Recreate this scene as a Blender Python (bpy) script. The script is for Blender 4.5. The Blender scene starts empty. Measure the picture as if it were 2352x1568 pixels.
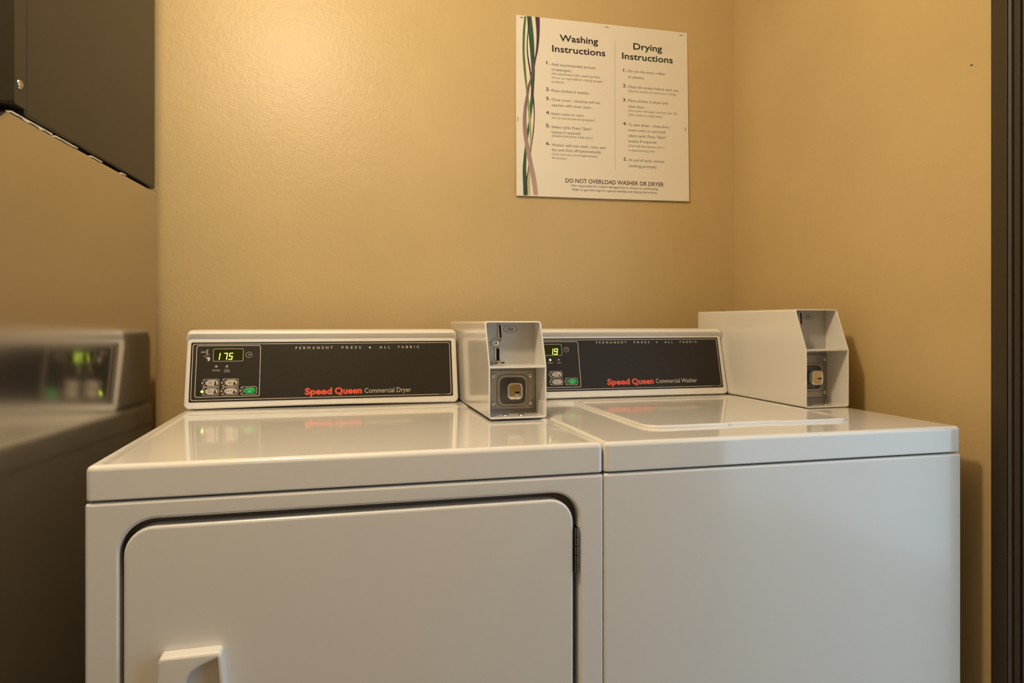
import bpy, bmesh, math, random
from mathutils import Matrix, Vector

# ------------------------------------------------------------------ scene, camera, light
scene = bpy.context.scene
COL = scene.collection
EYE = 1.09                       # eye level above the floor
YAW = 14.2                       # camera turned to the right of the machines' depth axis
FPX = 1573.0                     # focal length in pixels of the 2352 px wide frame

cam_d = bpy.data.cameras.new('camera')
cam_d.sensor_width = 36.0
cam_d.lens = FPX / 2352.0 * 36.0
cam_d.shift_y = -45.0 / 2352.0
cam_d.clip_start = 0.02
cam = bpy.data.objects.new('camera', cam_d)
COL.objects.link(cam)
cam.location = (0, 0, EYE)
cam.rotation_euler = (math.radians(90), 0, math.radians(-YAW))
scene.camera = cam

scene.view_settings.view_transform = 'Standard'
scene.view_settings.look = 'None'
scene.view_settings.gamma = 1.0
scene.view_settings.use_curve_mapping = False
scene.view_settings.exposure = 0.0

world = bpy.data.worlds.new('daylight')
scene.world = world
world.use_nodes = True
world.node_tree.nodes['Background'].inputs[0].default_value = (0.60, 0.82, 1.0, 1)
world.node_tree.nodes['Background'].inputs[1].default_value = 2.0

def lamp(name, kind, loc, energy, color, **kw):
    d = bpy.data.lights.new(name, kind)
    d.energy = energy
    d.color = color
    for k, v in kw.items():
        setattr(d, k, v)
    o = bpy.data.objects.new(name, d)
    COL.objects.link(o)
    o.location = loc
    return o

# warm ceiling lamp above the dryer, daylight through the open doorway in the right wall
lamp('ceiling_bulb', 'POINT', (-0.17, 0.66, 2.12), 43.0, (1.0, 0.80, 0.53), shadow_soft_size=0.07)
lamp('front_fill', 'POINT', (-0.10, -0.75, 2.28), 1.5, (1.0, 0.86, 0.66), shadow_soft_size=0.10)  # added dim fill behind the camera, brightens the machine fronts
portal = lamp('doorway_daylight', 'AREA', (1.13, 0.36, 1.02), 1.0, (1, 1, 1), shape='RECTANGLE', size=0.9, size_y=2.0)
portal.rotation_euler = (math.radians(90), 0, math.radians(90))
portal.data.cycles.is_portal = True

# ------------------------------------------------------------------ materials
def lin(r, g, b):
    f = lambda c: (c / 255 / 12.92) if c <= 10 else ((c / 255 + 0.055) / 1.055) ** 2.4
    return (f(r), f(g), f(b), 1.0)

def mat(name, color, rough=0.4, metal=0.0, spec=0.5, coat=0.0, emit=None, estr=0.0, aniso=0.0):
    m = bpy.data.materials.new(name)
    m.use_nodes = True
    b = m.node_tree.nodes['Principled BSDF']
    b.inputs['Base Color'].default_value = color
    b.inputs['Roughness'].default_value = rough
    b.inputs['Metallic'].default_value = metal
    b.inputs['Specular IOR Level'].default_value = spec
    b.inputs['Coat Weight'].default_value = coat
    b.inputs['Coat Roughness'].default_value = 0.06
    b.inputs['Anisotropic'].default_value = aniso
    if emit:
        b.inputs['Emission Color'].default_value = emit
        b.inputs['Emission Strength'].default_value = estr
    return m

def tex(m, kind, scale, **kw):
    nt = m.node_tree
    tc = nt.nodes.new('ShaderNodeTexCoord')
    mp = nt.nodes.new('ShaderNodeMapping')
    nt.links.new(tc.outputs['Object'], mp.inputs['Vector'])
    mp.inputs['Scale'].default_value = scale
    n = nt.nodes.new(kind)
    nt.links.new(mp.outputs['Vector'], n.inputs['Vector'])
    for k, v in kw.items():
        n.inputs[k].default_value = v
    return n

def bump(m, n, strength, dist, prev=None):
    nt = m.node_tree
    bp = nt.nodes.new('ShaderNodeBump')
    bp.inputs['Strength'].default_value = strength
    bp.inputs['Distance'].default_value = dist
    nt.links.new(n.outputs[0], bp.inputs['Height'])
    if prev:
        nt.links.new(prev.outputs['Normal'], bp.inputs['Normal'])
    nt.links.new(bp.outputs['Normal'], nt.nodes['Principled BSDF'].inputs['Normal'])
    return bp

def tint(m, n, c0, c1, lo=0.35, hi=0.65, socket='Base Color'):
    nt = m.node_tree
    cr = nt.nodes.new('ShaderNodeValToRGB')
    cr.color_ramp.elements[0].position = lo
    cr.color_ramp.elements[1].position = hi
    cr.color_ramp.elements[0].color = c0
    cr.color_ramp.elements[1].color = c1
    nt.links.new(n.outputs[0], cr.inputs['Fac'])
    nt.links.new(cr.outputs['Color'], nt.nodes['Principled BSDF'].inputs[socket])

M = {}
# tan orange-peel wall paint
w = mat('wall_paint', (0.56, 0.42, 0.21, 1), 0.40, spec=0.45)
tint(w, tex(w, 'ShaderNodeTexNoise', (3, 3, 3), Scale=1.0, Detail=4.0), (0.54, 0.405, 0.20, 1), (0.585, 0.44, 0.222, 1))
b1 = bump(w, tex(w, 'ShaderNodeTexNoise', (1, 1, 1), Scale=300.0, Detail=1.0, Roughness=0.4), 0.34, 0.0012)
bump(w, tex(w, 'ShaderNodeTexNoise', (1, 1, 1), Scale=75.0, Detail=1.0), 0.16, 0.003, b1)
M['wall'] = w
M['ceiling'] = mat('ceiling_paint', (0.68, 0.62, 0.50, 1), 0.8)
f = mat('floor_tile', (0.22, 0.18, 0.14, 1), 0.35)
tint(f, tex(f, 'ShaderNodeTexNoise', (1, 1, 1), Scale=12.0, Detail=5.0), (0.20, 0.165, 0.13, 1), (0.25, 0.21, 0.16, 1))
M['floor'] = f
# white enamel
e = mat('white_enamel', (0.76, 0.745, 0.71, 1), 0.20, spec=0.5, coat=0.25)
bump(e, tex(e, 'ShaderNodeTexNoise', (1, 1, 1), Scale=190.0, Detail=1.0), 0.03, 0.0006)
M['enamel'] = e
t_ = mat('porcelain_top', (0.78, 0.765, 0.73, 1), 0.085, spec=0.62, coat=0.3)
M['top'] = t_
M['plastic'] = mat('white_plastic', (0.78, 0.765, 0.73, 1), 0.25, spec=0.5)
bx_ = mat('white_powder_coat', (0.74, 0.72, 0.685, 1), 0.20, spec=0.5, coat=0.5)
bump(bx_, tex(bx_, 'ShaderNodeTexNoise', (1, 1, 1), Scale=260.0, Detail=1.0), 0.02, 0.0004)
M['box'] = bx_
M['face'] = mat('grey_face_paint', (0.46, 0.45, 0.44, 1), 0.45)
M['gap_shade'] = mat('shaded_door_gap', (0.34, 0.31, 0.28, 1), 0.6)  # shade of the door gap put into the colour of its backing
M['dark_gap'] = mat('dark_gap', (0.018, 0.016, 0.014, 1), 0.7)  # near-black for the shade under the consoles, also for the wall chip
p = mat('brown_black_overlay', (0.022, 0.018, 0.014, 1), 0.42, spec=0.3)
tint(p, tex(p, 'ShaderNodeTexNoise', (1, 1, 1), Scale=900.0, Detail=2.0), (0.017, 0.014, 0.011, 1), (0.030, 0.024, 0.018, 1))
M['overlay'] = p
M['print'] = mat('cream_print', (0.60, 0.54, 0.46, 1), 0.5)
M['button'] = mat('beige_button', (0.56, 0.50, 0.44, 1), 0.45)
M['button_ink'] = mat('button_ink', (0.02, 0.016, 0.012, 1), 0.5)
M['green_button'] = mat('green_button', (0.0, 0.36, 0.09, 1), 0.35)
M['green_ink'] = mat('pale_green_print', (0.30, 0.58, 0.32, 1), 0.4)
M['red'] = mat('red_print', (0.80, 0.095, 0.05, 1), 0.45)
M['glass_dark'] = mat('display_window', (0.022, 0.026, 0.004, 1), 0.12)
M['digit'] = mat('lit_digit', (0.5, 0.6, 0.1, 1), 0.4, emit=(0.70, 1.0, 0.10, 1), estr=2.6)
M['led_on'] = mat('lit_indicator', (0.5, 0.6, 0.1, 1), 0.4, emit=(0.62, 1.0, 0.10, 1), estr=3.0)
M['led_off'] = mat('unlit_indicator', (0.34, 0.30, 0.26, 1), 0.35)
def brushed(name, color, rough, grain):
    m = mat(name, color, rough, metal=1.0, aniso=0.92)
    m.node_tree.nodes['Principled BSDF'].inputs['Anisotropic Rotation'].default_value = 0.25
    nt = m.node_tree
    n = tex(m, 'ShaderNodeTexNoise', grain, Scale=1.0, Detail=3.0)
    bump(m, n, 0.03, 0.0003)
    tg = nt.nodes.new('ShaderNodeTangent')
    tg.direction_type = 'RADIAL'
    tg.axis = 'Z'
    nt.links.new(tg.outputs['Tangent'], nt.nodes['Principled BSDF'].inputs['Tangent'])
    return m
M['steel'] = brushed('brushed_stainless', (0.50, 0.46, 0.40, 1), 0.11, (4, 4, 900))
dk = mat('dark_coated_metal', (0.046, 0.040, 0.028, 1), 0.42, metal=0.5, spec=0.4)
bump(dk, tex(dk, 'ShaderNodeTexNoise', (1, 1, 1), Scale=420.0, Detail=2.0), 0.08, 0.0005)
M['dark_metal'] = dk
M['black'] = mat('black_plastic', (0.004, 0.0035, 0.003, 1), 0.6, spec=0.12)
M['caulk'] = mat('old_sealant', (0.50, 0.45, 0.36, 1), 0.7)
M['chrome'] = mat('chrome', (0.82, 0.80, 0.76, 1), 0.07, metal=1.0)
z = mat('cast_zinc', (0.42, 0.40, 0.37, 1), 0.38, metal=0.85)
bump(z, tex(z, 'ShaderNodeTexNoise', (1, 1, 1), Scale=320.0, Detail=3.0), 0.15, 0.0005)
M['zinc'] = z
M['zinc_dark'] = mat('dark_zinc_recess', (0.15, 0.155, 0.165, 1), 0.30, metal=0.9)  # darker zinc, with the deep recess's dark reflections put into its colour
M['screw'] = mat('bright_screw', (0.62, 0.58, 0.52, 1), 0.22, metal=1.0)
M['hinge'] = mat('dark_hinge_steel', (0.16, 0.145, 0.13, 1), 0.32, metal=0.9)
fr = mat('dark_brown_frame_paint', (0.042, 0.029, 0.017, 1), 0.42)
bump(fr, tex(fr, 'ShaderNodeTexNoise', (1, 1, 1), Scale=260.0, Detail=2.0), 0.12, 0.0006)
M['frame'] = fr
M['seal'] = mat('grey_door_seal', (0.075, 0.072, 0.078, 1), 0.5)
pp_ = mat('poster_paper', (0.80, 0.755, 0.67, 1), 0.5, spec=0.3)
M['paper'] = pp_
M['ink_purple'] = mat('dark_purple_ink', (0.024, 0.010, 0.018, 1), 0.6)
M['ink_green'] = mat('dark_green_ink', (0.010, 0.030, 0.012, 1), 0.6)
M['ink_black'] = mat('black_ink', (0.018, 0.014, 0.012, 1), 0.6)
M['ink_grey'] = mat('grey_ink', (0.085, 0.072, 0.058, 1), 0.6)
def ribbon_mat(name, stops):
    """printed colour running down the ribbon; stops are (metres below the sheet's top, colour)"""
    m = mat(name, stops[0][1], 0.55)
    nt = m.node_tree
    tc = nt.nodes.new('ShaderNodeTexCoord')
    sp = nt.nodes.new('ShaderNodeSeparateXYZ')
    mu = nt.nodes.new('ShaderNodeMath')
    mu.operation = 'MULTIPLY'
    mu.inputs[1].default_value = -2.0
    cr = nt.nodes.new('ShaderNodeValToRGB')
    nt.links.new(tc.outputs['Object'], sp.inputs[0])
    nt.links.new(sp.outputs['Z'], mu.inputs[0])
    nt.links.new(mu.outputs[0], cr.inputs['Fac'])
    nt.links.new(cr.outputs['Color'], nt.nodes['Principled BSDF'].inputs['Base Color'])
    el = cr.color_ramp.elements
    el[0].position, el[0].color = stops[0][0] * 2, stops[0][1]
    el[1].position, el[1].color = stops[-1][0] * 2, stops[-1][1]
    for p_, c_ in stops[1:-1]:
        e_ = el.new(p_ * 2)
        e_.color = c_
    return m
M['rib_g1'] = ribbon_mat('green_to_olive_ribbon', [(0.0, (0.045, 0.15, 0.05, 1)), (0.16, (0.11, 0.20, 0.06, 1)), (0.24, (0.26, 0.36, 0.12, 1)), (0.34, (0.36, 0.38, 0.19, 1)), (0.47, (0.50, 0.50, 0.28, 1))])
M['rib_g2'] = ribbon_mat('forest_green_ribbon', [(0.0, (0.035, 0.115, 0.045, 1)), (0.10, (0.018, 0.095, 0.05, 1)), (0.24, (0.035, 0.11, 0.045, 1)), (0.46, (0.018, 0.085, 0.045, 1))])
M['rib_m2'] = mat('maroon_ribbon', (0.055, 0.016, 0.026, 1), 0.55)
M['rib_m1'] = ribbon_mat('plum_to_pink_ribbon', [(0.0, (0.075, 0.030, 0.085, 1)), (0.09, (0.075, 0.028, 0.045, 1)), (0.13, (0.12, 0.075, 0.075, 1)), (0.22, (0.24, 0.145, 0.15, 1)), (0.33, (0.36, 0.235, 0.235, 1)), (0.46, (0.47, 0.32, 0.30, 1))])

# ------------------------------------------------------------------ helpers
def tag(o, label, cat, group=None):
    o['label'] = label
    o['category'] = cat
    if group:
        o['group'] = group
    return o

def link(name, me, m=None, parent=None, smooth=None):
    o = bpy.data.objects.new(name, me)
    COL.objects.link(o)
    if m:
        me.materials.clear()
        me.materials.append(M[m])
    if parent:
        o.parent = parent
    if smooth:
        me.shade_smooth()
        me.set_sharp_from_angle(angle=math.radians(smooth))
        wn = o.modifiers.new('weighted_normal', 'WEIGHTED_NORMAL')
        wn.mode = 'FACE_AREA'
        wn.weight = 100
        wn.keep_sharp = True
    return o

def struct(o):
    o['kind'] = 'structure'
    return o

def empty(name, loc, label, cat, rz=0):
    o = bpy.data.objects.new(name, None)
    COL.objects.link(o)
    o.location = loc
    o.rotation_euler = (0, 0, rz)
    o.empty_display_size = 0.1
    return tag(o, label, cat)

def to_mesh(bm, name='mesh'):
    bmesh.ops.recalc_face_normals(bm, faces=bm.faces)
    me = bpy.data.meshes.new(name)
    bm.to_mesh(me)
    bm.free()
    return me

def box(x0, x1, y0, y1, z0, z1, bev=0.0, seg=2):
    bm = bmesh.new()
    bmesh.ops.create_cube(bm, size=1.0)
    for v in bm.verts:
        v.co = Vector(((x0 + x1) / 2 + v.co.x * (x1 - x0), (y0 + y1) / 2 + v.co.y * (y1 - y0), (z0 + z1) / 2 + v.co.z * (z1 - z0)))
    if bev:
        bmesh.ops.bevel(bm, geom=bm.edges[:], offset=bev, segments=seg, profile=0.5, affect='EDGES')
    return to_mesh(bm)

def join(*mes):
    bm = bmesh.new()
    for me in mes:
        bm.from_mesh(me)
        bpy.data.meshes.remove(me)
    return to_mesh(bm)

def prism(poly, axis, a, b, bev=0.0, seg=2):
    """extrude a polygon along an axis; axis 'x': poly is (y, z); 'z': (x, y); 'y': (x, z)"""
    bm = bmesh.new()
    def P(p, t):
        return {'x': (t, p[0], p[1]), 'y': (p[0], t, p[1]), 'z': (p[0], p[1], t)}[axis]
    lo = [bm.verts.new(P(p, a)) for p in poly]
    hi = [bm.verts.new(P(p, b)) for p in poly]
    n = len(poly)
    bm.faces.new(lo)
    bm.faces.new(hi[::-1])
    for i in range(n):
        bm.faces.new((lo[i], lo[(i + 1) % n], hi[(i + 1) % n], hi[i]))
    bmesh.ops.recalc_face_normals(bm, faces=bm.faces)
    if bev:
        ed = [e for e in bm.edges if len(e.link_faces) == 2 and e.calc_face_angle() > 0.5]
        bmesh.ops.bevel(bm, geom=ed, offset=bev, segments=seg, profile=0.5, affect='EDGES')
    return to_mesh(bm)

def rrect(x0, x1, y0, y1, r, n=5):
    pts = []
    for cx, cy, a0 in ((x1 - r, y1 - r, 0), (x0 + r, y1 - r, 90), (x0 + r, y0 + r, 180), (x1 - r, y0 + r, 270)):
        for k in range(n + 1):
            a = math.radians(a0 + 90 * k / n)
            pts.append((cx + r * math.cos(a), cy + r * math.sin(a)))
    return pts

def circle(cx, cy, r, n=20, a0=0.0, a1=360.0):
    full = abs(a1 - a0) >= 360
    m = n if full else n + 1
    return [(cx + r * math.cos(math.radians(a0 + (a1 - a0) * k / n)), cy + r * math.sin(math.radians(a0 + (a1 - a0) * k / n))) for k in range(m)]

def solid(loops, thick, bev=0.0, seg=2, off=0.0):
    """flat solid with holes: loops in XY, z from 0 to thick"""
    cu = bpy.data.curves.new('c', 'CURVE')
    cu.dimensions = '2D'
    cu.fill_mode = 'BOTH'
    for lp in loops:
        s = cu.splines.new('POLY')
        s.points.add(len(lp) - 1)
        for q, (x, y) in zip(s.points, lp):
            q.co = (x, y, 0, 1)
        s.use_cyclic_u = True
    cu.extrude = max(thick / 2 - bev, 0.0)
    cu.bevel_depth = bev
    cu.bevel_resolution = seg
    cu.offset = -bev + off
    o = bpy.data.objects.new('c', cu)
    COL.objects.link(o)
    bpy.context.view_layer.update()
    me = bpy.data.meshes.new_from_object(o.evaluated_get(bpy.context.evaluated_depsgraph_get()))
    bpy.data.objects.remove(o)
    bpy.data.curves.remove(cu)
    bm = bmesh.new()
    bm.from_mesh(me)
    bmesh.ops.remove_doubles(bm, verts=bm.verts, dist=1e-6)
    for v in bm.verts:
        v.co.z += thick / 2
    bpy.data.meshes.remove(me)
    return to_mesh(bm)

def ring(outer, inner, thick):
    return solid([outer, inner], thick)

FONT_CACHE = {}
def text_raw(s, weight=0.0, spacing=1.0):
    cu = bpy.data.curves.new('t', 'FONT')
    cu.body = s
    cu.size = 1.0
    cu.offset = weight
    cu.space_character = spacing
    cu.resolution_u = 3
    o = bpy.data.objects.new('t', cu)
    COL.objects.link(o)
    bpy.context.view_layer.update()
    me = bpy.data.meshes.new_from_object(o.evaluated_get(bpy.context.evaluated_depsgraph_get()))
    bpy.data.objects.remove(o)
    bpy.data.curves.remove(cu)
    return me

def text(s, x, y, width=None, cap=0.01, weight=0.0, spacing=1.0, shear=0.0, align='L', lift=0.0):
    """flat lettering in XY: baseline left at (x, y), cap height cap, squeezed or stretched to width"""
    if 'H' not in FONT_CACHE:
        h = text_raw('H')
        FONT_CACHE['H'] = max(v.co.y for v in h.vertices)
        bpy.data.meshes.remove(h)
    me = text_raw(s, weight if weight > 0.03 else 0.0, spacing)
    shifts = [(0, 0)] if weight > 0.03 or not weight else [(weight * math.cos(a), weight * math.sin(a)) for a in (0.4, 1.97, 3.54, 5.11)]
    xs = [v.co.x for v in me.vertices]
    k = cap / FONT_CACHE['H']
    x_min, w_ = min(xs), max(xs) - min(xs)
    sx = (width / w_) if width else k
    off = {'L': 0.0, 'C': -w_ * sx / 2}[align]
    for v in me.vertices:
        px = (v.co.x - x_min) * sx + off + shear * v.co.y * k
        v.co = Vector((x + px, y + v.co.y * k, lift))
    if len(shifts) > 1:
        cs = []
        for j, (dx, dy) in enumerate(shifts):
            c = me.copy()
            c.transform(Matrix.Translation((dx * k, dy * k, j * 4e-6)))
            cs.append(c)
        bpy.data.meshes.remove(me)
        me = join(*cs)
    return me

def chaikin(p, n=2):
    for _ in range(n):
        q = []
        for i in range(len(p)):
            a, b = p[i], p[(i + 1) % len(p)]
            q += [(a[0] * .75 + b[0] * .25, a[1] * .75 + b[1] * .25), (a[0] * .25 + b[0] * .75, a[1] * .25 + b[1] * .75)]
        p = q
    return p

def frame_ring(outer, inner, c, y0, yf, b):
    """moulded frame between two star-shaped outlines around c, standing upright; rounded front edges"""
    def radius(poly, a):
        d = (math.cos(a), math.sin(a))
        best = None
        for i in range(len(poly)):
            p, q = poly[i], poly[(i + 1) % len(poly)]
            ex, ey = q[0] - p[0], q[1] - p[1]
            den = d[0] * ey - d[1] * ex
            if abs(den) < 1e-12:
                continue
            px, py = p[0] - c[0], p[1] - c[1]
            t = (px * ey - py * ex) / den
            u = (px * d[1] - py * d[0]) / den
            if t > 0 and -1e-9 <= u <= 1 + 1e-9 and (best is None or t > best):
                best = t
        return best
    ang = sorted({round(math.atan2(p[1] - c[1], p[0] - c[0]), 5) for p in outer + inner} | {round(-math.pi + 2 * math.pi * k / 72, 5) for k in range(72)})
    bm = bmesh.new()
    rows = []
    for a in ang:
        ro, ri = radius(outer, a), radius(inner, a)
        prof = [(ro, y0), (ro, yf + b), (ro - 0.13 * b, yf + 0.5 * b), (ro - 0.5 * b, yf + 0.13 * b), (ro - b, yf), (ri + b * 0.7, yf), (ri + b * 0.35, yf + 0.1 * b), (ri + 0.1 * b, yf + 0.35 * b), (ri, yf + b * 0.7), (ri, y0)]
        rows.append([bm.verts.new((c[0] + r * math.cos(a), y, c[1] + r * math.sin(a))) for r, y in prof])
    for i in range(len(rows)):
        A, B = rows[i], rows[(i + 1) % len(rows)]
        for k in range(len(A) - 1):
            bm.faces.new((A[k], A[k + 1], B[k + 1], B[k]))
    return to_mesh(bm)

def flat(poly, lift=0.0):
    bm = bmesh.new()
    bm.faces.new([bm.verts.new((a, b, lift)) for a, b in poly])
    me = bpy.data.meshes.new('f')
    bm.to_mesh(me)
    bm.free()
    return me

def strip(rows, lift):
    """ribbon: rows of (y, xl, xr)"""
    bm = bmesh.new()
    L = [(bm.verts.new((a, y, lift)), bm.verts.new((b, y, lift))) for y, a, b in rows]
    for p0, p1 in zip(L, L[1:]):
        bm.faces.new((p0[0], p1[0], p1[1], p0[1]))
    me = bpy.data.meshes.new('s')
    bm.to_mesh(me)
    bm.free()
    return me

def smooth_rows(rows, n=5):
    out = []
    for i in range(len(rows) - 1):
        p = [rows[max(i - 1, 0)], rows[i], rows[i + 1], rows[min(i + 2, len(rows) - 1)]]
        for k in range(n):
            t = k / n
            out.append(tuple(0.5 * (2 * p[1][c] + (p[2][c] - p[0][c]) * t + (2 * p[0][c] - 5 * p[1][c] + 4 * p[2][c] - p[3][c]) * t * t
                             + (3 * p[1][c] - p[0][c] - 3 * p[2][c] + p[3][c]) * t ** 3) for c in range(3)))
    return out + [rows[-1]]

def dome(cx, cy, r, h, slot=True, n=16):
    """screw head in XY, bulging to +z"""
    bm = bmesh.new()
    rows = []
    for k in range(4):
        a = math.radians(90 * k / 4)
        rows.append([bm.verts.new((cx + r * math.cos(a) * math.cos(2 * math.pi * i / n), cy + r * math.cos(a) * math.sin(2 * math.pi * i / n), h * math.sin(a))) for i in range(n)])
    for a_, b_ in zip(rows, rows[1:]):
        for i in range(n):
            bm.faces.new((a_[i], a_[(i + 1) % n], b_[(i + 1) % n], b_[i]))
    bm.faces.new(rows[-1])
    bm.faces.new(rows[0][::-1])
    if slot:
        s = bmesh.ops.create_cube(bm, size=1.0)['verts']
        for v in s:
            v.co = Vector((cx + v.co.x * r * 1.2, cy + v.co.y * r * 0.18, h * 0.93 + v.co.z * h * 0.2))
    return to_mesh(bm)

def tube(p0, p1, r, n=14):
    bm = bmesh.new()
    d = Vector(p1) - Vector(p0)
    bmesh.ops.create_cone(bm, cap_ends=True, segments=n, radius1=r, radius2=r, depth=d.length)
    q = Vector((0, 0, 1)).rotation_difference(d)
    bm.transform(Matrix.Translation((Vector(p0) + Vector(p1)) / 2) @ q.to_matrix().to_4x4())
    return to_mesh(bm)

def placed(me, mtx):
    me.transform(mtx)
    return me

FRONT = Matrix(((1, 0, 0, 0), (0, 0, -1, 0), (0, 1, 0, 0), (0, 0, 0, 1)))     # XY drawing stood upright, facing the room
def front_at(y, z0=0.0, x0=0.0):
    return Matrix.Translation((x0, y, z0)) @ FRONT

# ------------------------------------------------------------------ the room
XL, XR, YB, YN, ZC = -1.30, 1.0975, 1.745, -1.60, 2.45
D0, D1, DH = -0.08, 0.80, 2.04                        # doorway in the right wall
struct(link('floor', box(XL - 0.1, 2.6, YN - 0.1, YB + 0.1, -0.1, 0.0), 'floor'))
struct(link('ceiling', box(XL - 0.1, XR + 0.14, YN - 0.1, YB + 0.1, ZC, ZC + 0.1), 'ceiling'))
struct(link('wall_back', box(XL - 0.1, XR + 0.14, YB, YB + 0.1, 0, ZC), 'wall'))
struct(link('wall_left', box(XL - 0.1, XL, YN, YB, 0, ZC), 'wall'))
struct(link('wall_front', box(XL - 0.1, XR + 0.14, YN - 0.1, YN, 0, ZC), 'wall'))
struct(link('wall_right', join(box(XR, XR + 0.14, 0.88, YB, 0, ZC), box(XR, XR + 0.14, YN, D0 - 0.08, 0, ZC), box(XR, XR + 0.14, D0 - 0.08, 0.88, DH + 0.08, ZC)), 'wall'))
# painted metal door frame: flat casing, rolled bead, groove, stop, seal
Y1, Y2, Y3, Y4, Y5 = 0.9385, 0.9094, 0.9030, 0.8978, 0.8885
fr_ = struct(link('trim_1', join(box(XR - 0.012, XR + 0.15, Y2, Y1, 0, DH + 0.08, 0.0012), box(XR - 0.012, XR + 0.15, D0 - 0.1, D0 - 0.07, 0, DH + 0.08, 0.0012), box(XR - 0.012, XR + 0.15, D0 - 0.07, Y2, DH + 0.05, DH + 0.08, 0.0012)), 'frame', smooth=40))
link('bead', join(tube((XR - 0.0078, (Y2 + Y3) / 2, 0), (XR - 0.0078, (Y2 + Y3) / 2, DH + 0.05), 0.0035), box(XR - 0.004, XR + 0.14, Y3, Y2, 0, DH + 0.05)), 'seal', fr_, smooth=40)
link('groove', box(XR + 0.004, XR + 0.14, Y4, Y3, 0, DH + 0.05), 'black', fr_)
link('door_stop', box(XR - 0.010, XR + 0.13, Y5, Y4, 0, DH + 0.05, 0.001), 'frame', fr_, smooth=40)
link('weather_strip', box(XR - 0.006, XR + 0.11, Y5 - 0.02, Y5, 0, DH + 0.05, 0.003), 'seal', fr_, smooth=40)
for nm, x_, y_, z_, r_ in (('wall_speck', XR - 0.0003, 0.9860, EYE + 0.459, 0.0028),):
    s_ = link('paint_chip', placed(dome(0, 0, r_, 0.0008, slot=False, n=8), Matrix.Translation((x_, y_, z_)) @ Matrix.Rotation(math.radians(-90), 4, 'Y') @ Matrix.Scale(0.45, 4, (1, 0, 0))), 'dark_gap')
    s_.parent = bpy.data.objects['wall_right']

# ------------------------------------------------------------------ stainless cabinet and the dark unit on it
PIV = (-0.36, 1.53)
ROT = math.radians(-4.0)
steel = empty('stainless_cabinet', (PIV[0], PIV[1], 0), 'lower brushed stainless steel cabinet beside the dryer, mirroring its console', 'cabinet', ROT)
unit = empty('metal_cabinet', (PIV[0], PIV[1], EYE + 0.2650), 'dark grey metal cabinet resting on top of the stainless steel cabinet', 'cabinet', ROT)
SZ = EYE + 0.2635
side = [(0.0, 0.10), (0.0, SZ), (-0.548, SZ), (-0.76, SZ - 0.145), (-0.76, 0.10)]
link('body', prism(side, 'x', -0.78, 0.0, 0.004, 3), 'steel', steel, smooth=40)
link('base', box(-0.75, -0.03, -0.72, -0.02, 0.0, 0.10), 'black', steel)
sl = Vector((-0.212, -0.145)).normalized()
link('door', prism([(-0.556, SZ - 0.002), (-0.556, SZ + 0.012), (-0.75, SZ - 0.120), (-0.75, SZ - 0.1335)], 'x', -0.74, -0.03, 0.002), 'dark_metal', steel, smooth=40)
random.seed(4)
def sealant(ya, yb, n, amp):
    low = [(ya + (yb - ya) * k / n, SZ - 0.0006 - amp * (0.25 + 0.75 * random.random()) * (0.5 + 0.5 * math.sin(0.9 * k + 1.0)) * math.sin(math.pi * (k + 0.6) / (n + 1.2)) ** 0.4) for k in range(n + 1)]
    return prism(low + [(low[-1][0], SZ + 0.0010), (low[0][0], SZ + 0.0010)], 'x', -0.006, 0.0009)
for ya, yb, n_, am in ((-0.546, -0.44, 22, 0.0034), (-0.43, -0.36, 12, 0.0016), (-0.31, -0.27, 8, 0.0012), (-0.185, -0.165, 6, 0.0030)):
    link('sealant', sealant(ya, yb, n_, am), 'caulk', steel)
link('gasket', box(-0.76, -0.012, -0.53, -0.02, -0.0012, 0.006), 'black', unit)
UB = 0.005
link('shell', join(box(-0.775, -0.002, -0.5055, 0.0, UB, 0.92, 0.004, 3)), 'dark_metal', unit, smooth=40)
fl = link('corner_flange', prism(rrect(-0.5385, -0.5108, UB + 0.006, 0.918, 0.004), 'x', -0.03, 0.0005, 0.0008), 'dark_metal', unit, smooth=40)
link('front_panel', box(-0.77, -0.016, -0.536, -0.505, UB + 0.004, 0.915, 0.002), 'black', unit)
for zz in (0.039, 0.30, 0.62, 0.86):
    link('screw', placed(dome(0, 0, 0.0062, 0.0032), Matrix.Translation((0.0005, -0.5262, zz)) @ Matrix.Rotation(math.radians(90), 4, 'Y')), 'screw', unit, smooth=50)

# ------------------------------------------------------------------ washer and dryer parts
TOP = EYE - 0.178
LIDB = EYE - 0.2222
BODY = LIDB - 0.0022
DEPTH = 0.712
YF = 0.947

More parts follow.
